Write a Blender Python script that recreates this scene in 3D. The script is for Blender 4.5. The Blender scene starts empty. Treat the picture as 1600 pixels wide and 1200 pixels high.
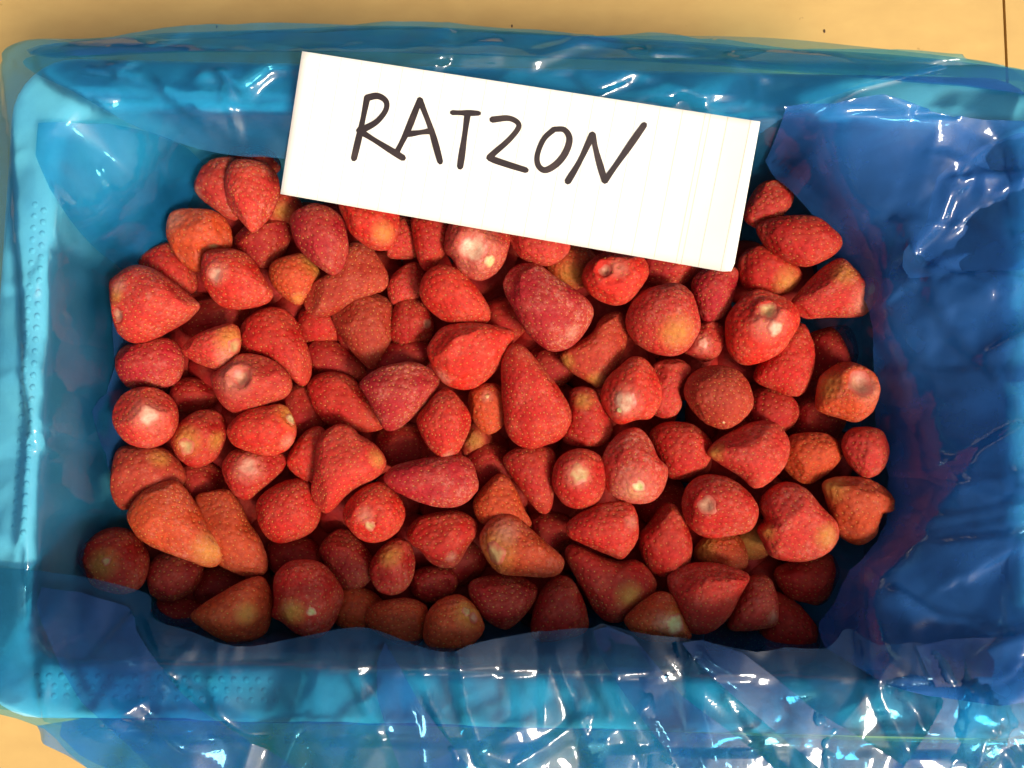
import bpy, math, random
import numpy as np
from mathutils import Vector
from mathutils.geometry import delaunay_2d_cdt

# ---------------------------------------------------------------- camera, light, exposure
S = bpy.context.scene
COL = S.collection
CAM_Z, PITCH, FPX = 0.630, math.radians(5.0), 1570.0
CAM = np.array([0.0, -0.038, CAM_Z])
cd = bpy.data.cameras.new('camera'); cam = bpy.data.objects.new('camera', cd); COL.objects.link(cam)
cam.location = CAM; cam.rotation_euler = (PITCH, 0, 0)
cd.sensor_fit = 'HORIZONTAL'; cd.sensor_width = 36.0; cd.lens = 36.0 * FPX / 1600.0
cd.clip_start = 0.01; cd.clip_end = 50
S.camera = cam

SUN_EL, SUN_AZ = math.radians(51), math.radians(-46)     # azimuth measured from +x; light arrives from the near right side
w = bpy.data.worlds.new('World'); S.world = w; w.use_nodes = True
nt = w.node_tree; bg = nt.nodes['Background']
sky = nt.nodes.new('ShaderNodeTexSky'); sky.sky_type = 'NISHITA'; sky.sun_disc = False
sky.sun_elevation = SUN_EL; sky.sun_rotation = math.pi / 2 - SUN_AZ
sky.dust_density = 7.0; sky.air_density = 0.8; sky.ozone_density = 0.3
nt.links.new(sky.outputs[0], bg.inputs[0]); bg.inputs[1].default_value = 0.05
sd_ = bpy.data.lights.new('sun', 'SUN'); sun = bpy.data.objects.new('sun', sd_); COL.objects.link(sun)
sd_.energy = 1.5; sd_.angle = math.radians(14); sd_.color = (1.0, 0.93, 0.82)
sdir = Vector((math.cos(SUN_EL) * math.cos(SUN_AZ), math.cos(SUN_EL) * math.sin(SUN_AZ), math.sin(SUN_EL)))
sun.rotation_euler = sdir.to_track_quat('Z', 'Y').to_euler()
sun.location = sdir * 2
S.view_settings.view_transform = 'Standard'; S.view_settings.look = 'None'
S.view_settings.gamma = 1.0; S.view_settings.exposure = 1.32
S.cycles.transparent_max_bounces = 40; S.cycles.max_bounces = 10; S.cycles.diffuse_bounces = 4
S.cycles.caustics_reflective = False

# ---------------------------------------------------------------- helpers
ca, sa = math.cos(PITCH), math.sin(PITCH)
def at(px, py, z):
    """world point at height z that the photograph shows at (px, py)"""
    px = np.asarray(px, float); py = np.asarray(py, float); z = np.asarray(z, float)
    u = (px - 800) / FPX; v = (600 - py) / FPX
    dx = u; dy = v * ca + sa; dz = v * sa - ca
    t = (z - CAM_Z) / dz
    return np.stack([CAM[0] + dx * t, CAM[1] + dy * t, z + 0 * t], -1)
def at2(pts, z):
    a = np.array(pts, float); return at(a[:, 0], a[:, 1], z)[:, :2]

def link(name, me, mat=None, parent=None):
    o = bpy.data.objects.new(name, me); COL.objects.link(o)
    if mat is not None and me is not None and not me.materials: me.materials.append(mat)
    if parent is not None: o.parent = parent
    return o
def empty(name, loc):
    o = bpy.data.objects.new(name, None); o.location = loc; o.empty_display_size = 0.01; COL.objects.link(o); return o
def tag(o, label=None, cat=None, group=None, kind=None):
    if label: o['label'] = label
    if cat: o['category'] = cat
    if group: o['group'] = group
    if kind: o['kind'] = kind
    return o
def mesh_np(name, V, F, smooth=True):
    """mesh from numpy; F is (n,3) or (n,4)"""
    me = bpy.data.meshes.new(name); V = np.asarray(V, np.float32); F = np.asarray(F, np.int32)
    n, k = F.shape
    me.vertices.add(len(V)); me.vertices.foreach_set('co', V.ravel())
    me.loops.add(n * k); me.loops.foreach_set('vertex_index', F.ravel())
    me.polygons.add(n); me.polygons.foreach_set('loop_start', np.arange(0, n * k, k, dtype=np.int32))
    me.update(calc_edges=True)
    me.polygons.foreach_set('use_smooth', np.full(n, smooth, dtype=bool))
    me.validate(); return me
def vnormals(V, F):
    a = V[F[:, 0]]; b = V[F[:, 1]]; c = V[F[:, 2]]
    n = np.cross(b - a, c - a)
    if F.shape[1] == 4: n = n + np.cross(c - a, V[F[:, 3]] - a)
    N = np.zeros_like(V)
    for k in range(F.shape[1]): np.add.at(N, F[:, k], n)
    return N / (np.linalg.norm(N, axis=1, keepdims=True) + 1e-12)
def catmull(P, sub=8):
    P = np.asarray(P, float); n = len(P); out = []
    for i in range(n):
        p0, p1, p2, p3 = P[i - 1], P[i], P[(i + 1) % n], P[(i + 2) % n]
        for k in range(sub):
            t = k / sub
            out.append(0.5 * (2 * p1 + (p2 - p0) * t + (2 * p0 - 5 * p1 + 4 * p2 - p3) * t * t + (3 * p1 - p0 - 3 * p2 + p3) * t ** 3))
    return np.array(out)
def inside(P, poly):
    x, y = P[:, 0], P[:, 1]; r = np.zeros(len(P), bool); n = len(poly)
    for i in range(n):
        x1, y1 = poly[i]; x2, y2 = poly[(i + 1) % n]
        if y1 == y2: continue
        c = ((y1 > y) != (y2 > y)) & (x < (x2 - x1) * (y - y1) / (y2 - y1) + x1)
        r ^= c
    return r
def near_seg(P, poly, closed=True):
    """distance to the polyline and the nearest point on it"""
    best = np.full(len(P), 1e9); Q = np.zeros_like(P); n = len(poly)
    for i in range(n if closed else n - 1):
        a = poly[i]; b = poly[(i + 1) % n]; ab = b - a; L = ab @ ab
        t = np.clip(((P - a) @ ab) / (L + 1e-15), 0, 1); q = a + t[:, None] * ab
        d = np.hypot(*(P - q).T); m = d < best; best[m] = d[m]; Q[m] = q[m]
    return best, Q
def sdist(P, poly):
    d, _ = near_seg(P, poly); return np.where(inside(P, poly), -d, d)
def sstep(a, b, x):
    t = np.clip((x - a) / (b - a), 0, 1); return t * t * (3 - 2 * t)

# ---------------------------------------------------------------- materials
def mat(name, color=(0.5, 0.5, 0.5), rough=0.5, spec=0.5):
    m = bpy.data.materials.new(name); m.use_nodes = True
    b = m.node_tree.nodes['Principled BSDF']
    b.inputs['Base Color'].default_value = (*color, 1); b.inputs['Roughness'].default_value = rough
    b.inputs['Specular IOR Level'].default_value = spec
    return m, m.node_tree.nodes, m.node_tree.links, b
def noise(N, L, scale, detail=4, rough=0.55, coord='Object'):
    t = N.new('ShaderNodeTexCoord'); n = N.new('ShaderNodeTexNoise')
    n.inputs['Scale'].default_value = scale; n.inputs['Detail'].default_value = detail; n.inputs['Roughness'].default_value = rough
    L.new(t.outputs[coord], n.inputs['Vector']); return n.outputs['Fac']
def ramp(N, L, src, stops):
    r = N.new('ShaderNodeValToRGB'); e = r.color_ramp.elements
    while len(e) < len(stops): e.new(0.5)
    for i, (p, c) in enumerate(stops):
        e[i].position = p; e[i].color = (c, c, c, 1) if not isinstance(c, tuple) else (*c, 1)
    L.new(src, r.inputs[0]); return r.outputs[0]
def mix(N, L, fac, a, b, mode='MIX'):
    m = N.new('ShaderNodeMix'); m.data_type = 'RGBA'; m.blend_type = mode
    for sock, v in ((m.inputs[0], fac), (m.inputs[6], a), (m.inputs[7], b)):
        if hasattr(v, 'is_linked') or isinstance(v, bpy.types.NodeSocket): L.new(v, sock)
        elif isinstance(v, tuple): sock.default_value = (*v, 1)
        else: sock.default_value = v
    return m.outputs[2]
def math_(N, L, op, a, b=0.0):
    m = N.new('ShaderNodeMath'); m.operation = op
    for i, v in enumerate((a, b)):
        if isinstance(v, bpy.types.NodeSocket): L.new(v, m.inputs[i])
        else: m.inputs[i].default_value = v
    return m.outputs[0]
def bump(N, L, b, h, strength, dist):
    n = N.new('ShaderNodeBump'); n.inputs['Strength'].default_value = strength; n.inputs['Distance'].default_value = dist
    L.new(h, n.inputs['Height']); L.new(n.outputs[0], b.inputs['Normal'])

# strawberry flesh: object colour = own red, object alpha = how frosted; tint attribute R = unripe yellow, G = pale
M_FLESH, N, L, b = mat('strawberry_flesh', (0.45, 0.02, 0.02), 0.42, 0.22)
oi = N.new('ShaderNodeObjectInfo'); at_ = N.new('ShaderNodeAttribute'); at_.attribute_name = 'tint'
sep = N.new('ShaderNodeSeparateColor'); L.new(at_.outputs['Color'], sep.inputs[0])
c0 = mix(N, L, ramp(N, L, noise(N, L, 75, 3), [(0.42, 0.0), (0.72, 0.55)]), oi.outputs['Color'], (0.55, 0.075, 0.025))
c0 = mix(N, L, ramp(N, L, noise(N, L, 420, 5, 0.7), [(0.36, 0.0), (0.66, 0.5)]), c0, (0.17, 0.004, 0.005))
yel = math_(N, L, 'MULTIPLY', sep.outputs[0], ramp(N, L, noise(N, L, 300, 5, 0.7), [(0.25, 0.35), (0.7, 1.0)]))
c0 = mix(N, L, math_(N, L, 'MULTIPLY', yel, 0.72), c0, (0.58, 0.32, 0.05))
pal = math_(N, L, 'MULTIPLY', sep.outputs[1], ramp(N, L, noise(N, L, 260, 5, 0.7), [(0.3, 0.5), (0.6, 1.0)]))
c0 = mix(N, L, math_(N, L, 'MULTIPLY', pal, 0.55), c0, (0.66, 0.30, 0.19))
fr = math_(N, L, 'MULTIPLY', ramp(N, L, noise(N, L, 520, 8, 0.75), [(0.47, 0.03), (0.68, 0.85)]), ramp(N, L, noise(N, L, 60, 3), [(0.42, 0.10), (0.60, 1.0)]))
fr = math_(N, L, 'MULTIPLY', fr, math_(N, L, 'MULTIPLY', oi.outputs['Alpha'], 1.05))
c0 = mix(N, L, fr, c0, (0.62, 0.25, 0.17)); L.new(c0, b.inputs['Base Color'])
L.new(ramp(N, L, noise(N, L, 160, 4), [(0.35, 0.40), (0.65, 0.72)]), b.inputs['Roughness'])
b.inputs['Subsurface Weight'].default_value = 0.12; b.inputs['Subsurface Radius'].default_value = (0.004, 0.0012, 0.0008)
b.inputs['Subsurface Scale'].default_value = 1.0
bump(N, L, b, noise(N, L, 750, 6, 0.75), 0.8, 0.0008)

M_SEED, N, L, b = mat('achene', (0.62, 0.30, 0.055), 0.38)
L.new(mix(N, L, noise(N, L, 140, 2), (0.45, 0.11, 0.018), (0.66, 0.36, 0.06)), b.inputs['Base Color'])
def hullmat(name, a, c):
    m, N, L, b = mat(name, a, 0.5)
    at_ = N.new('ShaderNodeAttribute'); at_.attribute_name = 'rad'
    k = math_(N, L, 'ADD', at_.outputs['Fac'], math_(N, L, 'MULTIPLY', math_(N, L, 'SUBTRACT', noise(N, L, 380, 5, 0.7), 0.5), 0.9))
    cc = mix(N, L, ramp(N, L, noise(N, L, 330, 6, 0.7), [(0.35, 0.0), (0.65, 1.0)]), a, c)
    L.new(mix(N, L, ramp(N, L, k, [(0.5, 0.0), (1.0, 1.0)]), cc, (0.50, 0.075, 0.045)), b.inputs['Base Color'])
    bump(N, L, b, noise(N, L, 700, 5), 0.6, 0.0006); return m
M_HULL = {'k': hullmat('peach_core', (0.64, 0.36, 0.22), (0.55, 0.16, 0.10)),
          'w': hullmat('pale_core', (0.66, 0.44, 0.27), (0.58, 0.22, 0.13)),
          'y': hullmat('yellowed_core', (0.50, 0.34, 0.13), (0.46, 0.16, 0.06)),
          'g': hullmat('green_core', (0.34, 0.34, 0.07), (0.62, 0.50, 0.26)),
          'h': hullmat('hollow_core', (0.38, 0.11, 0.06), (0.52, 0.24, 0.13)),
          'c': hullmat('cream_cut', (0.70, 0.54, 0.24), (0.64, 0.36, 0.13))}

# blue polythene film: clear tinted sheet, thin milky part, gloss
def film(name, T, haze, hz, gain=1.3):
    m = bpy.data.materials.new(name); m.use_nodes = True; N = m.node_tree.nodes; L = m.node_tree.links
    N.remove(N['Principled BSDF']); out = N['Material Output']
    tr = N.new('ShaderNodeBsdfTransparent'); tr.inputs[0].default_value = (*T, 1)
    df = N.new('ShaderNodeBsdfDiffuse'); df.inputs[0].default_value = (*haze, 1)
    tl = N.new('ShaderNodeBsdfTranslucent'); tl.inputs[0].default_value = (*haze, 1)
    h2 = N.new('ShaderNodeMixShader'); h2.inputs[0].default_value = 0.4; L.new(df.outputs[0], h2.inputs[1]); L.new(tl.outputs[0], h2.inputs[2])
    m1 = N.new('ShaderNodeMixShader'); L.new(tr.outputs[0], m1.inputs[1]); L.new(h2.outputs[0], m1.inputs[2])
    L.new(ramp(N, L, noise(N, L, 45, 5, 0.6), [(0.3, hz * 0.7), (0.7, hz * 1.35)]), m1.inputs[0])
    gl = N.new('ShaderNodeBsdfGlossy'); gl.inputs['Roughness'].default_value = 0.055
    fz = N.new('ShaderNodeFresnel'); fz.inputs[0].default_value = 1.5
    m2 = N.new('ShaderNodeMixShader'); L.new(math_(N, L, 'MULTIPLY', fz.outputs[0], gain), m2.inputs[0])
    L.new(m1.outputs[0], m2.inputs[1]); L.new(gl.outputs[0], m2.inputs[2])
    bp = N.new('ShaderNodeBump'); bp.inputs['Strength'].default_value = 0.12; bp.inputs['Distance'].default_value = 0.0008
    L.new(noise(N, L, 160, 4), bp.inputs['Height']); L.new(bp.outputs[0], gl.inputs['Normal'])
    L.new(m2.outputs[0], out.inputs[0]); return m
M_FILM = film('blue_polythene', (0.43, 0.86, 0.97), (0.03, 0.35, 0.72), 0.20)          # liner itself, one thickness
M_CLEAR = film('clear_blue_polythene', (0.50, 0.89, 0.98), (0.02, 0.28, 0.76), 0.05)     # loose flap
M_DEEP = film('folded_blue_polythene', (0.40, 0.77, 0.95), (0.06, 0.28, 0.74), 0.23)     # folds, several thicknesses
M_WALL = film('brightened_blue_polythene', (0.42, 0.74, 0.95), (0.06, 0.27, 0.78), 0.36, 0.9)     # milkier for the right wall, its brightness put into the colour; also in front
M_LOOSE = film('loose_blue_polythene', (0.48, 0.79, 0.96), (0.06, 0.22, 0.74), 0.08)     # loose folds on the flap

M_FOAM, N, L, b = mat('white_foam', (0.82, 0.82, 0.78), 0.7, 0.3)
L.new(mix(N, L, noise(N, L, 60, 4), (0.76, 0.76, 0.72), (0.86, 0.86, 0.83)), b.inputs['Base Color'])
bump(N, L, b, noise(N, L, 350, 3), 0.3, 0.0008)
M_BOARD, N, L, b = mat('tan_board', (0.6, 0.36, 0.12), 0.6, 0.25)
tc = N.new('ShaderNodeTexCoord'); mp = N.new('ShaderNodeMapping'); mp.inputs['Scale'].default_value = (8, 14, 8); L.new(tc.outputs['Object'], mp.inputs[0])
gn = N.new('ShaderNodeTexNoise'); gn.inputs['Scale'].default_value = 5; gn.inputs['Detail'].default_value = 6; L.new(mp.outputs[0], gn.inputs['Vector'])
cc = mix(N, L, ramp(N, L, gn.outputs['Fac'], [(0.3, 0.0), (0.7, 1.0)]), (0.54, 0.345, 0.115), (0.59, 0.385, 0.13))
cc = mix(N, L, ramp(N, L, noise(N, L, 9, 5), [(0.45, 0.0), (0.75, 0.45)]), cc, (0.45, 0.27, 0.09))
cc = mix(N, L, ramp(N, L, noise(N, L, 130, 3), [(0.70, 0.0), (0.78, 0.6)]), cc, (0.22, 0.12, 0.04))
L.new(cc, b.inputs['Base Color']); bump(N, L, b, gn.outputs['Fac'], 0.2, 0.001)
M_MARK, *_ = mat('dark_mark', (0.10, 0.05, 0.02), 0.7)
M_CARD, N, L, b = mat('white_card', (0.84, 0.79, 0.66), 0.55, 0.4)
L.new(mix(N, L, noise(N, L, 40, 5), (0.82, 0.76, 0.62), (0.86, 0.82, 0.72)), b.inputs['Base Color'])
M_RULE, *_ = mat('rule_ink', (0.70, 0.63, 0.47), 0.6)
M_INK, N, L, b = mat('marker_ink', (0.03, 0.018, 0.015), 0.32, 0.6)
L.new(mix(N, L, ramp(N, L, noise(N, L, 90, 4), [(0.5, 0.0), (0.8, 0.5)]), (0.022, 0.012, 0.010), (0.08, 0.05, 0.04)), b.inputs['Base Color'])

# ---------------------------------------------------------------- floor
def box_np(x0, x1, y0, y1, z0, z1, bev=0.0):
    V = [(x0, y0, z0), (x1, y0, z0), (x1, y1, z0), (x0, y1, z0), (x0 + bev, y0 + bev, z1), (x1 - bev, y0 + bev, z1), (x1 - bev, y1 - bev, z1), (x0 + bev, y1 - bev, z1)]
    F = [(3, 2, 1, 0), (4, 5, 6, 7), (0, 1, 5, 4), (1, 2, 6, 5), (2, 3, 7, 6), (3, 0, 4, 7)]
    return np.array(V), np.array(F)
V, F = box_np(-3, 3, -3, 3, -0.06, -0.022); sub = link('floor', mesh_np('floor', V, F, False), mat('board_gap', (0.30, 0.18, 0.07), 0.8)[0]); tag(sub, kind='structure')
seam = float(at(1571, 60, 0.0)[0])
for x0, x1 in ((seam - 1.2, seam - 0.0003), (seam + 0.0003, seam + 0.6)):
    V, F = box_np(x0, x1, -1.2, 1.2, -0.021, 0.0, 0.0006); link('board', mesh_np('board', V, F, False), M_BOARD, sub)
for px, py, r in ((339, 42, 1.7), (800, 41, 1.8), (1288, 49, 2.2)):
    c = at(px, py, 0.0); k = 10; a = np.arange(k) * 2 * math.pi / k; rr = r * CAM_Z / FPX
    ring = np.stack([c[0] + rr * 0.7 * np.cos(a), c[1] + rr * 1.5 * np.sin(a), np.full(k, 0.0004)], -1)
    V = np.vstack([ring, [[c[0], c[1], 0.0011]]]); F = np.array([(i, (i + 1) % k, k) for i in range(k)])
    link('nail_head', mesh_np('nail_head', V, F), M_MARK, sub)

# ---------------------------------------------------------------- box under the film
ZR = 0.200
pl, pr = at(66, 600, ZR)[:2], at(1574, 632, ZR)[:2]; pt, pb = at(842, 180, ZR)[:2], at(826, 1052, ZR)[:2]
ang = math.atan2(*(pr - pl)[::-1]); BC = np.array([(pl + pr)[0] / 2, (pt + pb)[1] / 2])
ex = np.array([math.cos(ang), math.sin(ang)]); ey = np.array([-ex[1], ex[0]])
HX = float((pr - pl) @ ex) / 2; HY = float((pt - pb) @ ey) / 2; WT = 0.0245
def rrect(hx, hy, r, n=7):
    P = []
    for cx, cy, a0 in ((hx - r, hy - r, 0), (-hx + r, hy - r, 90), (-hx + r, -hy + r, 180), (hx - r, -hy + r, 270)):
        for k in range(n):
            a = math.radians(a0 + 90 * k / (n - 1)); P.append(BC + (cx + r * math.cos(a)) * ex + (cy + r * math.sin(a)) * ey)
    return np.array(P)
RIM_IN, RIM_OUT = rrect(HX, HY, 0.018), rrect(HX + WT, HY + WT, 0.022)
def soft(x, s=0.004): return s * np.logaddexp(0, np.asarray(x) / s)        # smooth ramp, zero below 0
box = empty('box', (BC[0], BC[1], 0)); box.rotation_euler = (0, 0, ang)
tag(box, 'pale open box wrapped in blue plastic film, its thick rim showing through', 'box')
def ring(loops, name):
    """solid of loops of equal length, closed round"""
    n = len(loops[0]); V = np.vstack(loops); F = []
    for j in range(len(loops) - 1):
        for i in range(n):
            k = (i + 1) % n; F.append((j * n + i, j * n + k, j * n + n + k, j * n + n + i))
    return link(name, mesh_np(name, V, np.array(F)), M_FOAM, box)
zt = ZR - 0.003
def loop(off, z, n=9):
    P = rrect(HX + off, HY + off, 0.018 + 0.4 * off, n) - BC; return np.stack([P @ ex, P @ ey, np.full(len(P), z)], -1)
prof = [(0, 0.0225)] + [(0.0, zt - 0.007)] + [(0.007 - 0.007 * math.cos(t), zt - 0.007 + 0.007 * math.sin(t)) for t in np.linspace(0.25, 1.57, 5)] \
     + [(WT - 0.006 + 0.006 * math.sin(t), zt - 0.006 + 0.006 * math.cos(t)) for t in np.linspace(0, 1.57, 6)] + [(WT, 0.004), (0, 0.004), (0, 0.0225)]
ring([loop(o, z) for o, z in prof], 'wall')
V, F = box_np(-HX + .0002, HX - .0002, -HY + .0002, HY - .0002, 0.004, 0.022); link('base', mesh_np('base', V, F, False), M_FOAM, box)
# rows of small moulded beads along the left and near rim
def beads(rows):
    V = []; F = []
    for (x, y) in rows:
        i = len(V); k = 8
        for rr, zz in ((0.0014, 0.0), (0.0010, 0.0005)):
            for a in range(k): V.append((x + rr * math.cos(a * 2 * math.pi / k), y + rr * math.sin(a * 2 * math.pi / k), zt + zz))
        V.append((x, y, zt + 0.0007))
        for a in range(k):
            b_ = (a + 1) % k; F += [(i + a, i + b_, i + k + b_), (i + a, i + k + b_, i + k + a), (i + k + a, i + k + b_, i + 2 * k)]
    return np.array(V), np.array(F)
rows = [(-HX - dx - 0.001, -HY + 0.012 + i * 0.0052 + (0.0026 if j else 0)) for j, dx in enumerate((0.0045, 0.0085)) for i in range(8, 36)]
rows += [(-HX + 0.004 + i * 0.0052 + (0.0026 if j else 0), -HY - dy - 0.001) for j, dy in enumerate((0.005, 0.009, 0.013)) for i in range(20)]
V, F = beads(rows); tag(link('beads', mesh_np('beads', V, F), M_FOAM, box), kind='stuff')

# ---------------------------------------------------------------- blue film liner
liner = empty('plastic_liner', (BC[0], BC[1], 0.0)); bpy.context.view_layer.update()
tag(liner, 'crumpled shiny blue plastic liner draped over the box rim round the strawberries', 'plastic liner')
def facets(P, seed, step, amp, rot=0.0, stretch=1.0):
    """folded-film relief: random heights on a random triangulation, flat within each triangle"""
    rng = np.random.default_rng(seed); c, s = math.cos(rot), math.sin(rot)
    Q = np.stack([(P[:, 0] * c + P[:, 1] * s) / stretch, -P[:, 0] * s + P[:, 1] * c], -1)
    lo, hi = Q.min(0) - 2 * step, Q.max(0) + 2 * step
    gx, gy = np.meshgrid(np.arange(lo[0], hi[0], step), np.arange(lo[1], hi[1], step))
    pts = np.stack([gx.ravel(), gy.ravel()], -1); pts = pts + rng.uniform(-0.5, 0.5, pts.shape) * step
    vs, _, fs = delaunay_2d_cdt([Vector(p) for p in pts], [], [], 0, 1e-7)[:3]
    vs = np.array([tuple(v) for v in vs]); h = rng.uniform(-1, 1, len(vs)) * amp
    out = np.zeros(len(P)); order = np.argsort(Q[:, 0]); qs = Q[order]
    for f in fs:
        a, b_, c_ = vs[f[0]], vs[f[1]], vs[f[2]]
        x0, x1 = min(a[0], b_[0], c_[0]), max(a[0], b_[0], c_[0])
        i0, i1 = np.searchsorted(qs[:, 0], [x0, x1]); 
        if i1 <= i0: continue
        q = qs[i0:i1]; D = (b_[1] - c_[1]) * (a[0] - c_[0]) + (c_[0] - b_[0]) * (a[1] - c_[1])
        if abs(D) < 1e-14: continue
        w0 = ((b_[1] - c_[1]) * (q[:, 0] - c_[0]) + (c_[0] - b_[0]) * (q[:, 1] - c_[1])) / D
        w1 = ((c_[1] - a[1]) * (q[:, 0] - c_[0]) + (a[0] - c_[0]) * (q[:, 1] - c_[1])) / D
        w2 = 1 - w0 - w1; m = (w0 >= -1e-6) & (w1 >= -1e-6) & (w2 >= -1e-6)
        out[order[i0:i1][m]] = (w0 * h[f[0]] + w1 * h[f[1]] + w2 * h[f[2]])[m]
    return out
def vnoise(P, seed, scale):
    rng = np.random.default_rng(seed); r = np.zeros(len(P))
    for k in range(6):
        a = rng.uniform(0, 6.28); f = scale * rng.uniform(0.5, 1.6)
        r += np.sin((P[:, 0] * math.cos(a) + P[:, 1] * math.sin(a)) * f * 6.28 + rng.uniform(0, 6.28))
    return r / 3
PIN = catmull(at2([(165, 445), (180, 420), (217, 372), (262, 318), (300, 262), (345, 240), (450, 238), (700, 240), (1000, 245), (1180, 262), (1232, 298), (1290, 357),
    (1325, 412), (1338, 470), (1344, 530), (1372, 585), (1386, 650), (1394, 720), (1396, 790), (1368, 850), (1318, 885), (1306, 950), (1288, 1010), (1200, 1035), (900, 1038),
    (600, 1038), (400, 1030), (255, 990), (160, 930), (112, 890), (116, 845), (160, 800), (170, 700), (170, 560)], 0.150), 4)
ZPIT = 0.150
INSET = rrect(HX - 0.005, HY - 0.005, 0.016)
o_ = sdist(PIN, INSET) > 0; PIN[o_] = near_seg(PIN[o_], INSET)[1]          # the film stays inside the box walls
def z_main(P):
    dI = sdist(P, PIN); dR = -sdist(P, RIM_IN); dO = sdist(P, RIM_OUT)
    t = np.clip(dI, 0, None) / (np.clip(dI, 0, None) + np.clip(dR, 0, None) + 1e-6)
    z = np.where(dI < 0, np.maximum(ZPIT + dI * 2.2, 0.075), ZPIT + (ZR - 0.001 - ZPIT) * t ** 0.62)
    z = np.where(dR <= 0, ZR - 0.0005 + 0.0015 * sstep(0, 0.006, -dR), z)
    lv = (P - BC) @ ey; near = sstep(0.02, -0.10, lv)          # outside the box the film stands out and hangs a little
    return z - soft(dO, 0.003) * (0.40 * (1 - near) + 0.10 * near)
def flex(P):     # less crumple on the rim itself, where the film lies flat
    dR = sdist(P, RIM_IN); dO = sdist(P, RIM_OUT)
    return np.where((dR > -0.002) & (dO < 0.002), 0.45, 1.0)
def creases(P, lines, z):
    r = np.zeros(len(P))
    for pts, h, wd in lines:
        q = at2(pts, z); d, n = near_seg(P, q, False); t = q[-1] - q[0]
        side = t[0] * (P - n)[:, 1] - t[1] * (P - n)[:, 0]            # one flank of a fold is steep, the other runs out slowly
        r += h * np.where(side > 0, np.clip(1 - d / (wd * 2.6), 0, 1), np.clip(1 - d / (wd * 0.55), 0, 1))
    return r
def sheet(name, outline, zout, zf, res=0.0015, coarse=(0.035, 0.0025), fine=(0.009, 0.0005), rot=0.0, stretch=1.0, seed=1, lines=(), smooth=3, label=None, edge=0.0, m=None):
    poly = at2(outline, zout) if not isinstance(outline, np.ndarray) else outline
    if smooth: poly = catmull(poly, smooth)
    lo, hi = poly.min(0) - 2 * res, poly.max(0) + 2 * res
    xs = np.arange(lo[0], hi[0], res); ys = np.arange(lo[1], hi[1], res); nx, ny = len(xs), len(ys)
    gx, gy = np.meshgrid(xs, ys); P = np.stack([gx.ravel(), gy.ravel()], -1)
    ins = inside(P, poly).reshape(ny, nx); idx = np.arange(nx * ny).reshape(ny, nx)
    cell = ins[:-1, :-1] | ins[1:, :-1] | ins[:-1, 1:] | ins[1:, 1:]
    F = np.stack([idx[:-1, :-1][cell], idx[:-1, 1:][cell], idx[1:, 1:][cell], idx[1:, :-1][cell]], -1)
    used = np.unique(F); remap = np.full(nx * ny, -1); remap[used] = np.arange(len(used)); F = remap[F]
    P = P[used]; o = ~ins.ravel()[used]
    if o.any(): _, q = near_seg(P[o], poly); P[o] = q
    z = zf(P); k = flex(P)
    z = z + k * (facets(P, seed, coarse[0], coarse[1], rot, stretch) + facets(P, seed + 50, coarse[0] * 0.42, coarse[1] * 0.36, rot + 0.5, stretch))
    msk = np.clip(vnoise(P, seed + 9, 14) * 0.9 + 0.35, 0, 1)
    z = z + k * msk * facets(P, seed + 100, fine[0], fine[1], rot - 0.3, 1 + (stretch - 1) * .6) + creases(P, lines, zout)
    if edge: d, _ = near_seg(P, poly); z = z + edge * np.clip(1 - d / 0.006, 0, 1) ** 2
    V = np.concatenate([P, z[:, None]], 1); V = V - np.array([BC[0], BC[1], 0])
    ob = link(name, mesh_np(name, V, F), m or (M_FILM if name == 'liner_sheet' else M_DEEP), liner)
    if label: ob['label'] = label
    return ob

OUT_A = [(-120, 1085), (-120, 260), (-25, 260), (3, 190), (20, 130), (40, 98), (75, 87), (110, 80), (190, 69), (270, 58), (450, 48), (600, 41), (700, 45), (830, 53), (960, 63),
         (1100, 73), (1250, 85), (1400, 98), (1480, 109), (1560, 123), (1640, 138), (1800, 165), (1800, 1330), (240, 1330), (165, 1215), (118, 1168), (85, 1126), (0, 1099)]
LINES_A = [([(62, 122), (130, 160), (215, 200), (300, 224), (395, 234)], .004, .008), ([(95, 125), (110, 150), (160, 172)], .003, .006), ([(270, 145), (280, 160), (305, 172)], .003, .007),
           ([(350, 125), (390, 148), (425, 122)], .003, .006), ([(30, 120), (45, 230), (60, 420), (70, 640), (60, 850)], .003, .008), ([(158, 430), (164, 520), (160, 590)], .003, .006),
           ([(62, 590), (72, 640), (78, 690)], .003, .006), ([(146, 635), (140, 690), (136, 730)], .003, .006), ([(270, 215), (262, 260), (240, 300), (232, 340), (180, 365)], .003, .006),
           ([(155, 330), (200, 318), (235, 305)], .0025, .005), ([(1195, 205), (1320, 150), (1475, 110)], .004, .008), ([(840, 100), (890, 78)], .003, .008), ([(1265, 212), (1330, 195), (1380, 215)], .004, .01),
           ([(1408, 450), (1406, 400), (1440, 360), (1452, 290), (1510, 250), (1600, 245)], .005, .010), ([(1500, 340), (1510, 290), (1560, 275)], .003, .008), ([(1400, 390), (1480, 555), (1600, 640)], .004, .012),
           ([(1480, 895), (1560, 820), (1600, 800)], .003, .007), ([(1495, 1060), (1520, 990), (1540, 950)], .003, .006)]
rw3 = random.Random(6)
for _ in range(24):          # wrinkles down the left wall and the far left corner
    x0, y0 = rw3.uniform(75, 170), rw3.uniform(220, 820); n_ = rw3.uniform(40, 120); w_ = rw3.choice((.0010, .0016, .0024))
    LINES_A.append(([(x0, y0), (x0 + rw3.uniform(-14, 14), y0 + n_ * .5), (x0 + rw3.uniform(-25, 25), y0 + n_)], w_ * rw3.uniform(.5, .9), w_))
sheet('liner_sheet', OUT_A, 0.188, z_main, seed=3, coarse=(0.040, 0.0050), fine=(0.009, 0.0010), lines=LINES_A, smooth=2)

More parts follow.
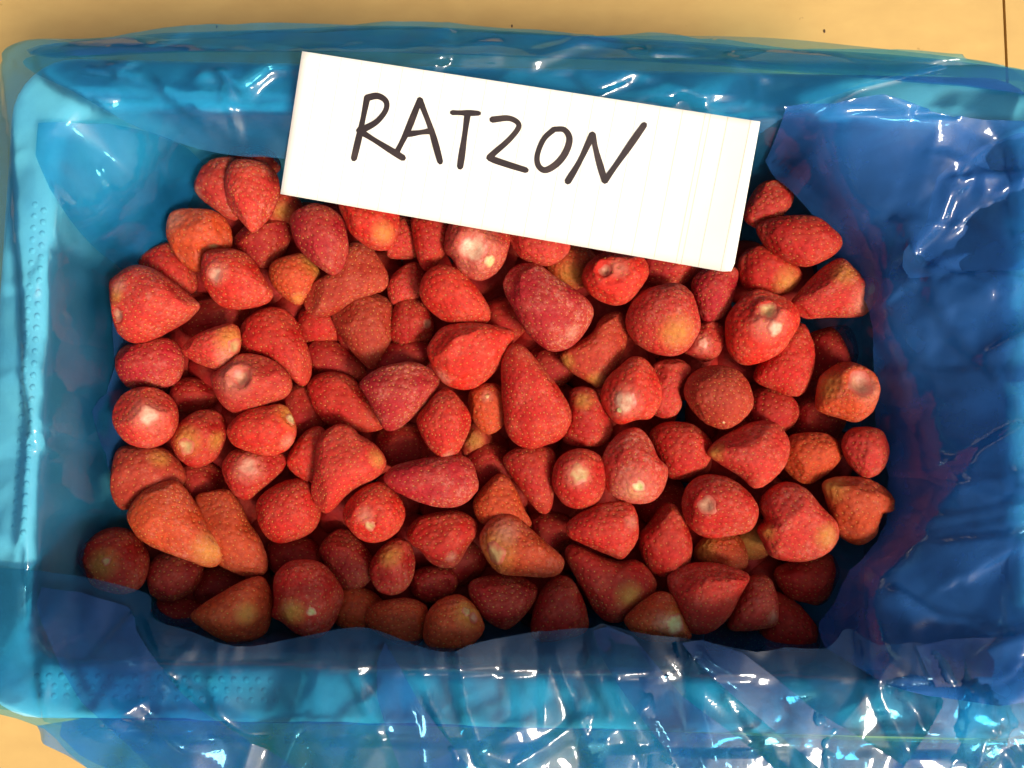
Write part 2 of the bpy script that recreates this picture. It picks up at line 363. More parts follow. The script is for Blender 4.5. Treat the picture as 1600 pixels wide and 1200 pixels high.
zr = lambda P, dz: np.maximum(z_main(P), 0) + dz
# fold of the film lying over the far rim, its free edge hanging into the box
TOP = [(38, 99), (60, 119), (110, 142), (160, 170), (215, 197), (300, 223), (380, 233), (450, 236), (700, 262), (950, 285), (1100, 262), (1195, 203), (1250, 172), (1320, 149), (1400, 130), (1478, 111),
       (1478, 108), (1300, 87), (1100, 73), (830, 53), (600, 41), (270, 58), (110, 80), (60, 89)]
def z_top(P):
    dR = -sdist(P, RIM_IN); return np.where(dR > 0, ZR + 0.004 - 0.75 * dR, zr(P, 0.0035))
LT = [([(62, 122), (130, 160), (215, 200), (300, 224), (395, 236)], .002, .005), ([(1195, 205), (1320, 150), (1475, 110)], .0025, .005), ([(720, 95), (790, 90), (830, 100), (895, 75)], .003, .008),
      ([(910, 118), (935, 140), (975, 125)], .003, .007), ([(1040, 155), (1070, 145), (1100, 155)], .003, .006), ([(690, 95), (702, 55)], .0025, .008), ([(350, 125), (390, 148), (425, 120)], .003, .005), ([(190, 120), (262, 148), (320, 190)], .003, .007)]
rw2 = random.Random(4)
for _ in range(26):          # short creases in the fold over the far rim
    x0, y0 = rw2.uniform(90, 1400), rw2.uniform(75, 190); n_ = rw2.uniform(30, 110); a_ = rw2.uniform(-0.4, 1.9); w_ = rw2.choice((.0010, .0016, .0024))
    if 430 < x0 < 1180 and y0 > 110 + (x0 - 470) * 0.12: continue
    LT.append(([(x0, y0), (x0 + n_ * .5 * math.sin(a_) + rw2.uniform(-6, 6), y0 + n_ * .5 * math.cos(a_)), (x0 + n_ * math.sin(a_), y0 + n_ * math.cos(a_))], w_ * rw2.uniform(.5, .9), w_))
sheet('film_fold', TOP, 0.203, z_top, seed=11, coarse=(0.030, 0.0026), fine=(0.008, 0.0008), stretch=1.8, lines=LT, smooth=2, m=M_FILM)
# loose fold standing out behind the box, seen against the tan boards
def z_back(P):
    dO = np.clip(sdist(P, RIM_OUT), 0, None); return ZR - 0.014 - dO * 0.9
sheet('film_fold', [(800, 49), (900, 45), (1050, 43), (1190, 46), (1300, 60), (1400, 78), (1500, 98), (1560, 112), (1592, 138), (1500, 150), (1450, 140), (1200, 118), (1000, 95)], 0.165, z_back, seed=21, coarse=(0.03, 0.001), fine=(0.01, 0.0002), stretch=3, smooth=2)
# second layer over the right wall
RGT = [(1195, 207), (1240, 268), (1300, 335), (1345, 410), (1368, 470), (1385, 540), (1402, 600), (1412, 700), (1416, 790), (1392, 850), (1345, 895), (1325, 950), (1305, 1020), (1400, 1060), (1585, 1060), (1604, 900), (1592, 640), (1600, 420), (1610, 262), (1540, 232), (1460, 226), (1390, 214), (1330, 198), (1262, 210)]
rw = random.Random(8); LR = []
for _ in range(22):          # long fine wrinkles running down the right wall towards the fruit
    x0, y0 = rw.uniform(1480, 1620), rw.uniform(300, 1000); dx, dy = -rw.uniform(60, 150), rw.uniform(-70, 70)
    LR.append(([(x0, y0), (x0 + dx * .5, y0 + dy * .5 + rw.uniform(-12, 12)), (x0 + dx, y0 + dy)], rw.uniform(.0012, .003), rw.uniform(.003, .006)))
LR += [([(1408, 450), (1406, 400), (1440, 360), (1452, 290), (1510, 250), (1600, 245)], .004, .007), ([(1500, 345), (1525, 320), (1560, 300), (1575, 285)], .004, .008), ([(1460, 320), (1480, 295), (1490, 330)], .003, .006),
      ([(1408, 400), (1440, 480), (1490, 555)], .003, .008), ([(1590, 600), (1560, 680), (1540, 740)], .003, .009), ([(1480, 895), (1560, 820), (1600, 800)], .003, .006), ([(1265, 212), (1325, 198), (1370, 215)], .003, .007)]
sheet('film_fold', RGT, 0.18, lambda P: zr(P, 0.014), seed=31, coarse=(0.040, 0.0085), fine=(0.009, 0.0017), rot=1.0, stretch=1.5, lines=LR, smooth=2, m=M_WALL)
# pocket in the far left corner
sheet('film_fold', [(100, 222), (280, 218), (273, 245), (246, 300), (232, 345), (205, 395), (168, 432), (120, 330)], 0.18, lambda P: zr(P, 0.004), seed=41, coarse=(0.02, 0.0018), fine=(0.007, 0.0007), smooth=2, m=M_FILM)
sheet('film_fold', [(135, 440), (166, 440), (172, 560), (168, 760), (140, 790), (128, 640), (140, 560)], 0.178, lambda P: zr(P, 0.0035), seed=43, coarse=(0.02, 0.0012), fine=(0.007, 0.0005), rot=1.5, stretch=2.5, smooth=2)
# loose flap folded back over the near rim
FLAP = [(-120, 885), (0, 888), (60, 893), (150, 905), (215, 922), (238, 935), (246, 965), (300, 985), (350, 1003), (390, 1010), (450, 1000), (510, 985), (560, 978), (600, 985), (650, 1002), (700, 1013), (735, 1000),
        (800, 990), (860, 983), (925, 978), (940, 972), (985, 984), (1040, 992), (1100, 1000), (1180, 1018), (1225, 1010), (1290, 1012), (1318, 985), (1335, 985), (1365, 1005), (1420, 1000), (1480, 1005), (1560, 985), (1800, 950),
        (1800, 1340), (360, 1340), (290, 1205), (200, 1165), (110, 1133), (50, 1113), (0, 1101), (-120, 1084)]
def z_flap(P, dz=0.0):
    lv = (P - BC) @ ey; d = -lv - HY               # >0 once past the inner edge of the near rim
    lat = (P - BC) @ ex
    return ZR + 0.0075 - 0.16 * soft(-d, 0.006) - soft(d - WT, 0.008) * (0.10 + 0.30 * sstep(-0.12, -0.22, lat)) + dz
LB = [([(190, 1092), (250, 1130), (300, 1172)], .003, .006), ([(352, 1105), (372, 1130), (402, 1152)], .003, .006), ([(588, 1055), (625, 1095), (590, 1128), (560, 1145)], .003, .006), ([(920, 1030), (945, 1090), (935, 1200)], .005, .008),
      ([(808, 1130), (765, 1160), (810, 1195)], .003, .007), ([(1085, 1100), (1095, 1140), (1080, 1200)], .004, .008), ([(1165, 1125), (1195, 1150), (1210, 1182)], .003, .008), ([(1445, 1122), (1510, 1130), (1490, 1170)], .003, .007),
      ([(1545, 1170), (1550, 1140), (1575, 1115)], .003, .006), ([(230, 960), (300, 1100), (430, 1200)], .002, .004), ([(340, 1012), (344, 1115)], .002, .004), ([(245, 965), (330, 1105)], .002, .004), ([(110, 1000), (150, 1100), (220, 1150)], .002, .005)]
for _ in range(40):          # long soft folds running down over the rim
    x0, y0 = rw.uniform(60, 1620), rw.uniform(995, 1110); n_ = rw.uniform(70, 190); a_ = rw.gauss(0.25, 0.5); w_ = rw.choice((.0010, .0016, .0026, .0045, .0065))
    LB.append(([(x0, y0), (x0 + n_ * .5 * math.sin(a_) + rw.uniform(-8, 8), y0 + n_ * .5 * math.cos(a_)), (x0 + n_ * math.sin(a_ * 1.3), y0 + n_ * math.cos(a_))], w_ * rw.uniform(.55, 1.05), w_))
sheet('film_flap', FLAP, 0.203, z_flap, seed=52, coarse=(0.036, 0.0066), fine=(0.009, 0.0003), rot=1.35, stretch=4.0, lines=LB, smooth=2, m=M_CLEAR)
for k, poly in enumerate(([(70, 916), (205, 946), (224, 980), (275, 1050), (330, 1105), (450, 1180), (560, 1260), (620, 1340), (380, 1340), (260, 1200), (140, 1090), (85, 985)],
                          [(300, 992), (345, 1008), (420, 1100), (520, 1200), (640, 1340), (560, 1340), (470, 1215), (380, 1110)],
                          [(605, 1000), (660, 1090), (730, 1180), (850, 1340), (690, 1340), (640, 1215), (595, 1080)],
                          [(690, 1018), (735, 1004), (800, 994), (760, 1100), (640, 1200), (520, 1335), (430, 1335), (560, 1180), (640, 1090)],
                          [(925, 982), (985, 990), (1060, 1080), (1180, 1170), (1330, 1335), (1180, 1335), (1050, 1180), (960, 1060)],
                          [(1060, 1000), (1150, 1012), (1260, 1100), (1420, 1200), (1560, 1335), (1440, 1335), (1270, 1190), (1150, 1090)],
                          [(1300, 1005), (1345, 1000), (1390, 1080), (1330, 1200), (1260, 1335), (1130, 1335), (1240, 1180), (1310, 1080)],
                          [(1420, 1005), (1560, 992), (1800, 955), (1800, 1080), (1620, 1130), (1500, 1200), (1400, 1335), (1330, 1335), (1400, 1180), (1460, 1090)])):
    if k in (1, 3, 6): continue
    sheet('film_fold', poly, 0.203, lambda P: z_flap(P, 0.0045 + 0.001 * (k % 3)), seed=60 + k, coarse=(0.026, 0.0040), fine=(0.009, 0.0003), rot=(1.2, 0.9, 1.1, 2.2, 0.9, 0.8, 2.0, 2.2)[k], stretch=4.0, smooth=2, m=M_LOOSE)

# the film hanging down in front of the box, under the flap
def z_front(P):
    dO = np.clip(sdist(P, RIM_OUT), 0, None); return ZR - 0.006 - dO * 0.55
for q_ in (0, 1): sheet('film_fold', [(80 + 30 * q_, 1122), (120, 1172), (168, 1222), (240, 1330), (1800, 1330), (1800, 1120), (1500, 1150), (1000, 1128), (600, 1112), (300, 1098)], 0.18, lambda P: z_front(P) - 0.006 * q_, seed=81 + q_, coarse=(0.03, 0.004), fine=(0.009, 0.001), rot=1.3, stretch=1.8, smooth=2, m=M_WALL)

# gathered hem of the film along the far side, several thicknesses lying together
for k, (dz, dy) in enumerate(((-0.006, 3), (-0.011, 5))):
    hem = [(62, 96), (110, 82 + dy), (190, 71 + dy), (270, 60 + dy), (450, 50 + dy), (600, 42 + dy), (700, 46 + dy), (830, 54 + dy), (960, 64 + dy), (1100, 74 + dy), (1250, 86 + dy), (1400, 99 + dy), (1480, 110 + dy), (1560, 124 + dy), (1640, 139 + dy), (1800, 166 + dy),
           (1800, 215), (1560, 165), (1400, 148), (1100, 122), (830, 108), (600, 100), (300, 102), (110, 112)]
    sheet('film_fold', hem, 0.188, lambda P: z_main(P) + dz * 0.5 * np.clip(sdist(P, RIM_OUT) / 0.01, 0, 1) + 0.0018 * (k + 1), seed=91 + k, coarse=(0.022, 0.0012), fine=(0.008, 0.0003), stretch=2.5, smooth=2)

# folds of loose film over the right wall
for k, poly in enumerate(([(1395, 395), (1440, 480), (1490, 560), (1560, 620), (1800, 720), (1800, 600), (1610, 560), (1520, 470), (1450, 380)],
                          [(1480, 562), (1500, 640), (1470, 760), (1430, 900), (1500, 960), (1800, 900), (1800, 760), (1580, 660)],
                          [(1412, 440), (1406, 395), (1440, 355), (1452, 285), (1510, 246), (1585, 240), (1625, 300), (1600, 390), (1550, 440), (1480, 430)],
                          [(1360, 900), (1480, 860), (1600, 780), (1800, 700), (1800, 900), (1600, 960), (1450, 1010), (1330, 1010)],
                          [(1235, 225), (1330, 200), (1450, 215), (1800, 250), (1800, 180), (1478, 122), (1330, 158)])):
    lift = (0.16, 0.30, 0.02, 0.16, 0.02)[k]              # how far each fold sags below the rim per metre inwards
    zf = lambda P: np.maximum(zr(P, 0.013 + 0.002 * k), ZR + 0.002 - (0.10 + lift * 1.6) * np.clip(-sdist(P, RIM_IN), 0, None) + 0.001 * k)
    if k in (0, 1, 3, 4): continue
    sheet('film_fold', poly, 0.19, zf, seed=120 + k, coarse=(0.028, 0.0095), fine=(0.009, 0.0015), rot=0.9 + 0.25 * k, stretch=1.8, smooth=2)

# ---------------------------------------------------------------- strawberries
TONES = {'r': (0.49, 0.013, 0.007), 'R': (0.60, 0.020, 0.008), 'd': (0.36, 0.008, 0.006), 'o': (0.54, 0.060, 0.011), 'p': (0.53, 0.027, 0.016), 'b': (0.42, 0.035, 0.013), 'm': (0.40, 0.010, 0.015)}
def ell(cx, cy, a, b, th=0, taper=0.15):
    """plain outline for a berry of which little shows: half length, half width, angle of the tip"""
    t = math.radians(th); P = []
    for k in range(10):
        u = k * math.pi / 5; x = a * math.cos(u); y = b * math.sin(u) * (1 - taper * math.cos(u))
        P.append((cx + x * math.cos(t) - y * math.sin(t), cy + x * math.sin(t) + y * math.cos(t)))
    return P
# level (0 = top of the heap), tone, frost, outline in the photograph, hull scars (kind, x, y, r, depth), tints (Y unripe / P pale, x, y, r), label
B = [
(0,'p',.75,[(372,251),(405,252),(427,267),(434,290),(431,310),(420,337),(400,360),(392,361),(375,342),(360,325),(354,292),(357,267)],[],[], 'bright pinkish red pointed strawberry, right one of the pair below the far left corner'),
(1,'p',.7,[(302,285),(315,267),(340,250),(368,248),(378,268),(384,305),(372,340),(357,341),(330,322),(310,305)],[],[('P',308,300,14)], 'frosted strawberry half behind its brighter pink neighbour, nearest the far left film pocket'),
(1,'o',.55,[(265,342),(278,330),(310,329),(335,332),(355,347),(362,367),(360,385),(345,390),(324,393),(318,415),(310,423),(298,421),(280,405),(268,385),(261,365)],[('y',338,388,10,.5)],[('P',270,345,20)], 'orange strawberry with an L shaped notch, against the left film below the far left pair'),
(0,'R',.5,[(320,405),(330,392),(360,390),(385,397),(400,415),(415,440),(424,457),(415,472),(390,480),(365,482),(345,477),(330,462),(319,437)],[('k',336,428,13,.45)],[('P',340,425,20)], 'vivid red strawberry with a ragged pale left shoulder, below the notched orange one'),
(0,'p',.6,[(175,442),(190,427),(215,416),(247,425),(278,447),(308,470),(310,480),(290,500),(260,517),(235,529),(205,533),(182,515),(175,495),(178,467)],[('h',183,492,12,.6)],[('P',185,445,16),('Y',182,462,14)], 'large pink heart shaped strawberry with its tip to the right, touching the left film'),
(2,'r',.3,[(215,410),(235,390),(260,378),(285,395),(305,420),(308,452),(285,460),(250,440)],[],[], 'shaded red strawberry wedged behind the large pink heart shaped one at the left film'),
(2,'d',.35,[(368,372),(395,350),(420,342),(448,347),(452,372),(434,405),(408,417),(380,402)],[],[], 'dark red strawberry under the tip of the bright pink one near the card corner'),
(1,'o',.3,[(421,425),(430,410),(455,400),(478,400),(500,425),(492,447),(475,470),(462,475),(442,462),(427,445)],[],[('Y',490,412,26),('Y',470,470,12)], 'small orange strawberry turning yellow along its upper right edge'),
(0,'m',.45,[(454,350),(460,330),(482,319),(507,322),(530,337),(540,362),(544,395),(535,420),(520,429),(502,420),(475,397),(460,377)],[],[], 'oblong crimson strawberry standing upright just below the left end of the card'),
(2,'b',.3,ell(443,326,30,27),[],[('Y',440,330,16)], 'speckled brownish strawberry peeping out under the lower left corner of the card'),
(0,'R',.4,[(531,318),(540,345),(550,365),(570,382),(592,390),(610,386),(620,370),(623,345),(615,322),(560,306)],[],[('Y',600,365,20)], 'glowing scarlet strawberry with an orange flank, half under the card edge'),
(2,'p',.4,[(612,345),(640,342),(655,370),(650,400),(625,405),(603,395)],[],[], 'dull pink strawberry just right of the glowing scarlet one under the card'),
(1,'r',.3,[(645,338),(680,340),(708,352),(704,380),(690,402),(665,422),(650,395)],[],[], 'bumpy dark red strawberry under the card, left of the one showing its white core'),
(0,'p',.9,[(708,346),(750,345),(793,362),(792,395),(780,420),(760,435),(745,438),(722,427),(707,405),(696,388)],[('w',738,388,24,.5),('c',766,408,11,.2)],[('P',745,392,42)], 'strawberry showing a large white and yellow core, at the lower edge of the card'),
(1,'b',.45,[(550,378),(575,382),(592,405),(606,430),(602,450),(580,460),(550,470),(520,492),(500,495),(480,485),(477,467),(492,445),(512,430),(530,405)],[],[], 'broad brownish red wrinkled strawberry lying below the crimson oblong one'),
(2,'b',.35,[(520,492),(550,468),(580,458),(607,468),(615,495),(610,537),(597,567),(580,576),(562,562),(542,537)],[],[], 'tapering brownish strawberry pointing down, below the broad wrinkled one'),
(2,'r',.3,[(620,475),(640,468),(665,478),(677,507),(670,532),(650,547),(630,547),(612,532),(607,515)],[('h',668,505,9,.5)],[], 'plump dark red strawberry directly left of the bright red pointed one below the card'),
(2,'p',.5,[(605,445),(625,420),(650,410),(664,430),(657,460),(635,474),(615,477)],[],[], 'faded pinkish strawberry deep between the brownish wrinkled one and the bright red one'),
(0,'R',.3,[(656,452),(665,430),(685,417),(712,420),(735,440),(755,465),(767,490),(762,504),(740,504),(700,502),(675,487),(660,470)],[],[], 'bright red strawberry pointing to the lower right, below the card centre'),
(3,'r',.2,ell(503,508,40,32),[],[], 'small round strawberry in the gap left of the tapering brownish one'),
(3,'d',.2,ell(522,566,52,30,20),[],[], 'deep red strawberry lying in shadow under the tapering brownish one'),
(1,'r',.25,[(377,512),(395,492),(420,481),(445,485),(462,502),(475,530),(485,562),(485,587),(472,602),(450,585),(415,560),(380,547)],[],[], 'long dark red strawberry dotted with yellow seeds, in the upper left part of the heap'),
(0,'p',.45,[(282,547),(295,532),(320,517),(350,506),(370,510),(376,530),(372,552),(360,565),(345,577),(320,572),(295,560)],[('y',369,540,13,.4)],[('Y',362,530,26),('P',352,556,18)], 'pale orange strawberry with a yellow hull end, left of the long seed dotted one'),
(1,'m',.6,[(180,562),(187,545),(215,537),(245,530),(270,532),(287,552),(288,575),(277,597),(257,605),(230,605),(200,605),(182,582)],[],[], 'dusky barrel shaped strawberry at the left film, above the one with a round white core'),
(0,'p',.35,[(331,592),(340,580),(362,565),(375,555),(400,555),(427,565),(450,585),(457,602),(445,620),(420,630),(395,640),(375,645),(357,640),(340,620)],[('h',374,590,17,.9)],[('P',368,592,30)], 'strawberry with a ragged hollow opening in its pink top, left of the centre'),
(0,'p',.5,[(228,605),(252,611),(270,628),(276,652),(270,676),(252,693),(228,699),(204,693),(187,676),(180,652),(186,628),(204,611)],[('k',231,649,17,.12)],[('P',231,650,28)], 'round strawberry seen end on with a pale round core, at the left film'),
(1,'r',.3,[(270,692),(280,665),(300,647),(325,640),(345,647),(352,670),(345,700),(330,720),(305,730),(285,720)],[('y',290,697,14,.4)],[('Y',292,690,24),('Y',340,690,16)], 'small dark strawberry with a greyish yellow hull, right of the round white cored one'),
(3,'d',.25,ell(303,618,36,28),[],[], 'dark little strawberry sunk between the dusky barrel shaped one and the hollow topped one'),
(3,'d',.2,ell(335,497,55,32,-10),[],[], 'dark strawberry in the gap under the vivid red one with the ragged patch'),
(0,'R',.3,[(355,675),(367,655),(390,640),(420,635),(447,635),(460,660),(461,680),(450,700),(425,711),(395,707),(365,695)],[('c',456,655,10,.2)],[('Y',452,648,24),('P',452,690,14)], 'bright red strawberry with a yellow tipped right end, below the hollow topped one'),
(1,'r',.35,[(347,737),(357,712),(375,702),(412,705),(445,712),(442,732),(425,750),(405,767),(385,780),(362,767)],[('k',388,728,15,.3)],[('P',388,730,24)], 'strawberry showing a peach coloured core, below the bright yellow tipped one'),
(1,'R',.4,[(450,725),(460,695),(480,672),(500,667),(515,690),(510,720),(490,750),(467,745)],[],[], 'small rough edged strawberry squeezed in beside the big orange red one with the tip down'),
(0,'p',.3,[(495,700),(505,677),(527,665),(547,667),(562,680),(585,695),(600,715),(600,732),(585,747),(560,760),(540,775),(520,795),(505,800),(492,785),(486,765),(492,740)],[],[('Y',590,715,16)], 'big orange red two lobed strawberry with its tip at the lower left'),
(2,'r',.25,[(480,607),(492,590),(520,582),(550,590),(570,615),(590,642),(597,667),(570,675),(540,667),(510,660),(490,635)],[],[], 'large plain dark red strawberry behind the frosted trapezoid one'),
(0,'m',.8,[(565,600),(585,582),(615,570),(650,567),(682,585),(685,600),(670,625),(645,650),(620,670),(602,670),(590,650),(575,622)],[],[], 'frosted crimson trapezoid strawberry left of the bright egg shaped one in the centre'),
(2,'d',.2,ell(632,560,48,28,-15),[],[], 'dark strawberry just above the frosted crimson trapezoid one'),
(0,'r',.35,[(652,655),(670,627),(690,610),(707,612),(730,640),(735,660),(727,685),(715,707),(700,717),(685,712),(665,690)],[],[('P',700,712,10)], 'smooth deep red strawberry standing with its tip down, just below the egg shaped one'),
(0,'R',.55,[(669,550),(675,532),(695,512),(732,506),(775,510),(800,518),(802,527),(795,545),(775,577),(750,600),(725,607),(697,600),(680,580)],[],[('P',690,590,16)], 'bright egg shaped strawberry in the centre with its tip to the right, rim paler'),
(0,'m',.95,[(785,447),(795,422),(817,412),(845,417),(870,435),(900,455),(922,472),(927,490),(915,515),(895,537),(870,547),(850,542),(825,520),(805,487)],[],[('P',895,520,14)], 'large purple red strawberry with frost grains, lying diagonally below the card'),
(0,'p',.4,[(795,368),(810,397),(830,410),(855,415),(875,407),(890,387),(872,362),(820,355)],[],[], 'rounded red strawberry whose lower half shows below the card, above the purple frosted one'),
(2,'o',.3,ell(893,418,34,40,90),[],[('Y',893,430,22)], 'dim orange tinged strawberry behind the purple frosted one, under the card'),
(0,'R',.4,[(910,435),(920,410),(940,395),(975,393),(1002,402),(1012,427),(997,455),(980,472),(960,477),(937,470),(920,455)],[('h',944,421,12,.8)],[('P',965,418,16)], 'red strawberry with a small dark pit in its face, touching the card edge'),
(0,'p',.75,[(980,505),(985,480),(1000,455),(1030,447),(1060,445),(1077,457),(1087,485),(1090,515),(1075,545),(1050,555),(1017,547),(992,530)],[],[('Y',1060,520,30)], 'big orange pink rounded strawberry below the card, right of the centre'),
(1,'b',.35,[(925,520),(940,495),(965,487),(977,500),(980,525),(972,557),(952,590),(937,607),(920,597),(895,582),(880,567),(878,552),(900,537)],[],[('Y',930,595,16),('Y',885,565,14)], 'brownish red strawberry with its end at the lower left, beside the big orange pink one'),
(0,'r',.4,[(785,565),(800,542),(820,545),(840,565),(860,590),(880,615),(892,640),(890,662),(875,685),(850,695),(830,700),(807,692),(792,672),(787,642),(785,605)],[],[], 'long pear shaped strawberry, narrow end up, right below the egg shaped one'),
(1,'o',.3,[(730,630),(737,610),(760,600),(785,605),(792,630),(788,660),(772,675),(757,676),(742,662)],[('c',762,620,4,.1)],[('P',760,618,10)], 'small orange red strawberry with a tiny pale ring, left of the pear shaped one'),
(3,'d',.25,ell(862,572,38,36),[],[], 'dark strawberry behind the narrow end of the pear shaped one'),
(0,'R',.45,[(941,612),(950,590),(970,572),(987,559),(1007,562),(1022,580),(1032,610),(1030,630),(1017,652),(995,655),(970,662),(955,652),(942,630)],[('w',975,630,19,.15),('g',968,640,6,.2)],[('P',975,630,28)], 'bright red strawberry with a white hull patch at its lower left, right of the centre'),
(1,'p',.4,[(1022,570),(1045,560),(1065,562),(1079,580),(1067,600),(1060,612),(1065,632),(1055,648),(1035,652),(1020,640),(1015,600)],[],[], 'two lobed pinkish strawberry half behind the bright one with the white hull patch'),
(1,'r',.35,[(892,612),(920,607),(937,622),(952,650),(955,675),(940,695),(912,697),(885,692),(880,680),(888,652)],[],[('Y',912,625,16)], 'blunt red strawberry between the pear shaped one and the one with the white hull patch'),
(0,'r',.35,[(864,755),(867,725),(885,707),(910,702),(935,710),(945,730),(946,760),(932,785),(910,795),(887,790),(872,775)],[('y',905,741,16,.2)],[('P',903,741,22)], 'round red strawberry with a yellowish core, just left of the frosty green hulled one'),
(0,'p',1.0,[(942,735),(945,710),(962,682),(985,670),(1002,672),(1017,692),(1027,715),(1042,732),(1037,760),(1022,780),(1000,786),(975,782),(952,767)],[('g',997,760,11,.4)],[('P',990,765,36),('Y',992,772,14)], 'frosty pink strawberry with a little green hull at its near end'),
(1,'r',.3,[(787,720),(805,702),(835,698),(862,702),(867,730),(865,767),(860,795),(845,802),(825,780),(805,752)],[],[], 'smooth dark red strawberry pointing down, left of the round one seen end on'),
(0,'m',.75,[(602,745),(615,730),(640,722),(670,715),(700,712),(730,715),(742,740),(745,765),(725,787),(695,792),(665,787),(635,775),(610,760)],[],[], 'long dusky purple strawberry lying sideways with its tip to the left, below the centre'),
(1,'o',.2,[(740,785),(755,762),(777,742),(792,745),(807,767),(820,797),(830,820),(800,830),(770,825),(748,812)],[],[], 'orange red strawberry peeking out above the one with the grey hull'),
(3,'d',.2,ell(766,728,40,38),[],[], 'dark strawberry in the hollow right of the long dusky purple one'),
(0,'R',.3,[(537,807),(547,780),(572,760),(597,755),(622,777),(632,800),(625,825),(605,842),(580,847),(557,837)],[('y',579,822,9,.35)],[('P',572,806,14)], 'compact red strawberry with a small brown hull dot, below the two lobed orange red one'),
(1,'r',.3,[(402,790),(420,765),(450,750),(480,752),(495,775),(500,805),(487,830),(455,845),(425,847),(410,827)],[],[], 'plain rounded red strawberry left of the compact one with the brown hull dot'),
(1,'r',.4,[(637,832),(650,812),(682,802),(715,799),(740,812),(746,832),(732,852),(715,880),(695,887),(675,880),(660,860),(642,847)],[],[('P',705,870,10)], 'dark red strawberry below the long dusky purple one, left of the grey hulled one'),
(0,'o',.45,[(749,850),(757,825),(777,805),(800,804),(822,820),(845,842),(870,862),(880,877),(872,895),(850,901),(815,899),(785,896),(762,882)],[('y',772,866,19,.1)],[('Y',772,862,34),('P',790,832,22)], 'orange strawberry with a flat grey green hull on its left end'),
(1,'r',.3,[(580,880),(595,857),(617,842),(637,847),(647,870),(645,900),(632,922),(612,929),(592,922),(580,902)],[],[('Y',608,866,20)], 'upright strawberry with a yellowish band near its top, in the lower left of the heap'),
(2,'d',.3,[(500,860),(515,835),(535,827),(558,842),(577,865),(588,890),(565,917),(537,917),(517,892)],[],[], 'dark strawberry left of the upright yellow banded one'),
(3,'d',.2,ell(460,868,46,32),[],[], 'dark strawberry in the gap behind the big round one near the flap'),
(0,'r',.5,[(430,940),(432,900),(452,877),(480,875),(505,882),(525,905),(536,930),(527,960),(512,985),(492,997),(465,990),(442,972),(425,962)],[('y',486,956,8,.4)],[('Y',455,958,22)], 'big round strawberry with a small green hull dent, right of the clean orange cone'),
(0,'o',.25,[(301,962),(317,945),(345,927),(375,910),(400,901),(412,905),(422,932),(422,960),(415,987),(395,1000),(370,1005),(345,995),(320,980)],[],[('Y',385,960,18)], 'clean orange cone shaped strawberry resting at the near left film edge'),
(0,'o',.6,[(202,810),(212,785),(235,762),(262,752),(282,757),(300,782),(320,817),(337,842),(346,860),(340,880),(325,887),(300,877),(270,865),(235,850),(212,832)],[],[('Y',333,858,30)], 'long orange strawberry with a yellow tip, lying diagonally near the left film'),
(1,'o',.3,[(300,780),(325,770),(355,766),(372,785),(387,815),(405,840),(417,870),(415,892),(390,900),(360,890),(342,880),(325,855),(305,815)],[],[], 'long red strawberry parallel to and right of the long orange yellow tipped one'),
(1,'b',.45,[(175,735),(187,702),(212,697),(250,700),(272,715),(286,745),(275,765),(240,775),(215,790),(190,795),(178,765)],[],[('Y',250,715,18)], 'dull reddish strawberry at the left film, partly under the long orange one'),
(1,'r',.35,[(126,882),(133,852),(150,832),(177,825),(204,832),(221,855),(230,875),(226,905),(211,922),(182,927),(146,912)],[('y',166,876,7,.4)],[('Y',160,880,24)], 'dark round strawberry with a yellow hull spot, alone in the near left corner'),
(2,'d',.35,[(233,895),(247,868),(280,860),(315,880),(308,915),(285,935),(260,940),(240,930)],[],[], 'shadowed strawberry under the long orange one, near the flap corner'),
(3,'d',.2,ell(342,916,40,30,-15),[],[], 'dark strawberry behind the clean orange cone shaped one'),
(3,'d',.2,ell(285,955,45,24,10),[],[], 'dark strawberry left of the cone shaped one, partly hidden by the flap'),
(3,'d',.2,ell(314,757,40,38),[],[], 'dark strawberry in the gap above the two long parallel ones'),
(1,'o',.2,[(570,972),(580,947),(610,937),(640,935),(665,947),(668,970),(661,997),(645,1010),(615,1003),(590,990)],[],[], 'red barrel shaped strawberry at the edge of the flap, below the upright yellow banded one'),
(2,'o',.2,ell(560,952,44,34,15),[],[], 'orange tinted strawberry between the big round one and the barrel shaped one at the flap'),
(2,'d',.2,[(645,895),(670,885),(700,887),(714,905),(707,927),(675,942),(650,932),(640,915)],[],[], 'dim strawberry right of the upright yellow banded one'),
(0,'o',.25,[(663,975),(670,955),(690,937),(715,931),(737,942),(752,965),(755,985),(737,1005),(707,1016),(675,1012),(661,997)],[('h',741,966,11,.7),('y',729,955,8,.2)],[('Y',733,960,24)], 'orange strawberry with a yellow ringed hull pit on its right, at the flap edge'),
(1,'d',.4,[(733,920),(745,905),(777,900),(810,900),(832,910),(840,925),(830,947),(810,970),(790,982),(765,972),(745,952)],[],[], 'dark red strawberry directly below the grey hulled orange one'),
(1,'r',.3,[(830,975),(840,935),(857,910),(875,900),(892,905),(907,930),(917,960),(916,988),(880,1000),(838,1000)],[],[], 'red cone strawberry pointing up, its base covered by the flap'),
(1,'r',.3,[(882,865),(890,852),(910,855),(935,867),(965,877),(990,875),(1010,887),(1025,912),(1017,937),(995,952),(975,970),(952,972),(932,957),(915,927),(895,892)],[],[('Y',985,930,22)], 'big curved red strawberry with a brownish lower side, right of the cone pointing up'),
(0,'r',.4,[(887,820),(910,800),(940,787),(980,785),(992,797),(996,827),(992,847),(972,872),(950,867),(915,852),(892,840)],[],[('P',988,815,14)], 'red wedge shaped strawberry with a straight right edge, below the frosty green hulled one'),
(3,'d',.2,ell(862,832,42,34),[],[], 'dark strawberry deep between the grey hulled one and the wedge shaped one'),
